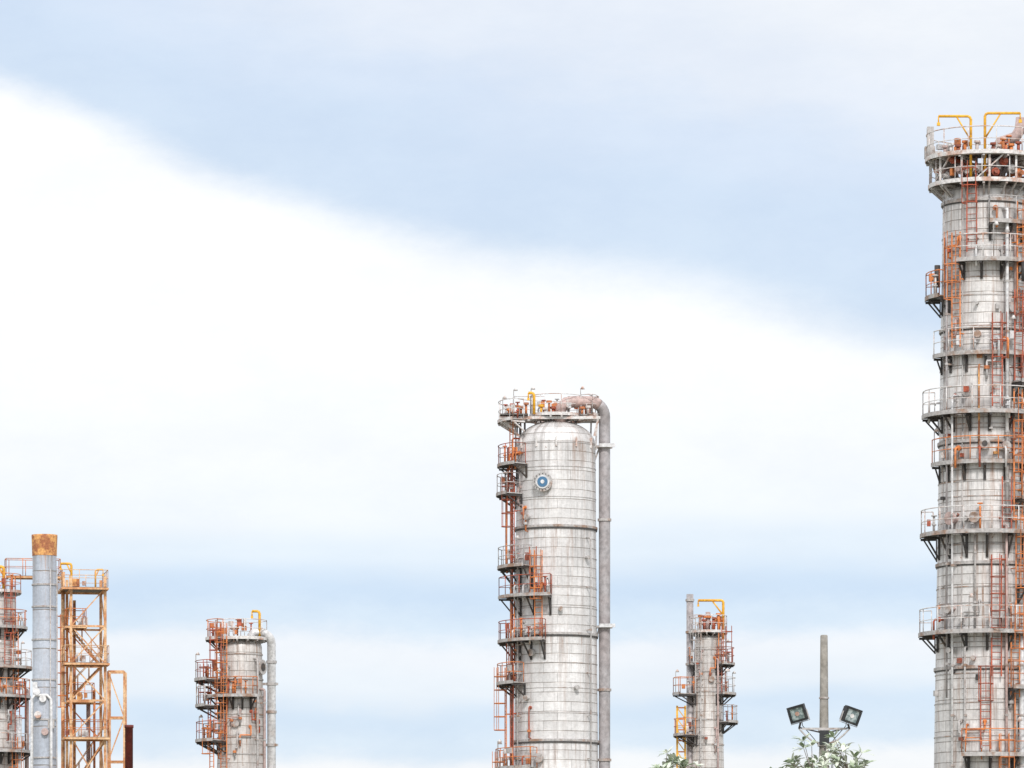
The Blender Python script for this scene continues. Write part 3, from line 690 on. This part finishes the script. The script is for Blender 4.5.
def ny(y): return (y+100)/700
cu.points[0].location=(nx(bp[0][0]),ny(bp[0][1])); cu.points[1].location=(nx(bp[-1][0]),ny(bp[-1][1]))
for p in bp[1:-1]: cu.points.new(nx(p[0]),ny(p[1]))
cm.update()
t.set(fc.inputs[1],t.m('DIVIDE',t.m('ADD',U,1200),3400,clamp=True))
B=t.m('MULTIPLY_ADD',fc.outputs[0],700,-100)
tt=t.m('SUBTRACT',Vs,B)
def ramp(fac,stops):
    r=t.n('ShaderNodeValToRGB'); r.color_ramp.interpolation='EASE'; e=r.color_ramp.elements
    while len(e)<len(stops): e.new(.5)
    for i,(p,c) in enumerate(stops): e[i].position=p; e[i].color=lin(c)
    t.set(r.inputs[0],fac); return r.outputs[0]
lo=[(80,(255,255,255)),(330,(255,255,255)),(400,(251,252,254)),(450,(246,248,253)),(510,(242,246,251)),(550,(228,238,249)),(592,(205,223,244)),(622,(215,230,246)),(650,(238,242,249)),(685,(232,239,248)),(715,(211,227,245)),(742,(217,231,246)),(766,(243,245,249)),(1050,(232,236,240))]
low=ramp(t.m('DIVIDE',t.m('SUBTRACT',Vw,80),970,clamp=True),[((y-80)/970,c) for y,c in lo])
hi=[(-500,(247,248,251)),(-330,(240,243,248)),(-240,(230,236,246)),(-150,(215,227,244)),(-80,(208,223,242)),(-20,(209,224,242)),(0,(212,226,243))]
n3=t.noise(nv,2.6,7,.62)
up=ramp(t.m('DIVIDE',t.m('ADD',t.m('ADD',tt,t.m('MULTIPLY',t.m('SUBTRACT',n3,.5),190)),500),500,clamp=True),[((y+500)/500,c) for y,c in hi])
soft=t.m('MULTIPLY_ADD',t.m('DIVIDE',t.m('ADD',U,200),1200,clamp=True),28,18)
ef=t.rng(t.m('DIVIDE',tt,soft),-1,1)
col=t.mix(ef,up,low)
wv=t.rng(n2,.3,.7,.96,1.035); col=t.mix(1.0,col,t.comb(wv,t.m('POWER',wv,.8),t.m('POWER',wv,.5)),'MULTIPLY')
vm=t.n('ShaderNodeVectorMath',operation='SCALE'); t.set(vm.inputs[0],col); vm.inputs['Scale'].default_value=10.0
fin=t.mix(.9,sky.outputs[0],vm.outputs[0])
t.set(bg.inputs['Color'],fin); bg.inputs['Strength'].default_value=.108
sd=bpy.data.lights.new('sun','SUN'); sd.energy=2.6; sd.angle=math.radians(10); sd.color=(1,.965,.93)
so=bpy.data.objects.new('sun',sd); sc.collection.objects.link(so)
dirv=Vector((math.sin(SUN_AZ)*math.cos(SUN_EL),math.cos(SUN_AZ)*math.cos(SUN_EL),math.sin(SUN_EL)))
so.rotation_euler=dirv.to_track_quat('Z','Y').to_euler(); so.location=(0,0,80)
# ============================================================ CAMERA
cd=bpy.data.cameras.new('camera'); cd.sensor_width=36; cd.lens=36*F/1024; cd.shift_y=(HY-384)/1024; cd.clip_end=30000; cd.clip_start=.5
co=bpy.data.objects.new('camera',cd); sc.collection.objects.link(co); co.location=(0,0,EYE); co.rotation_euler=(math.radians(90),0,0); sc.camera=co
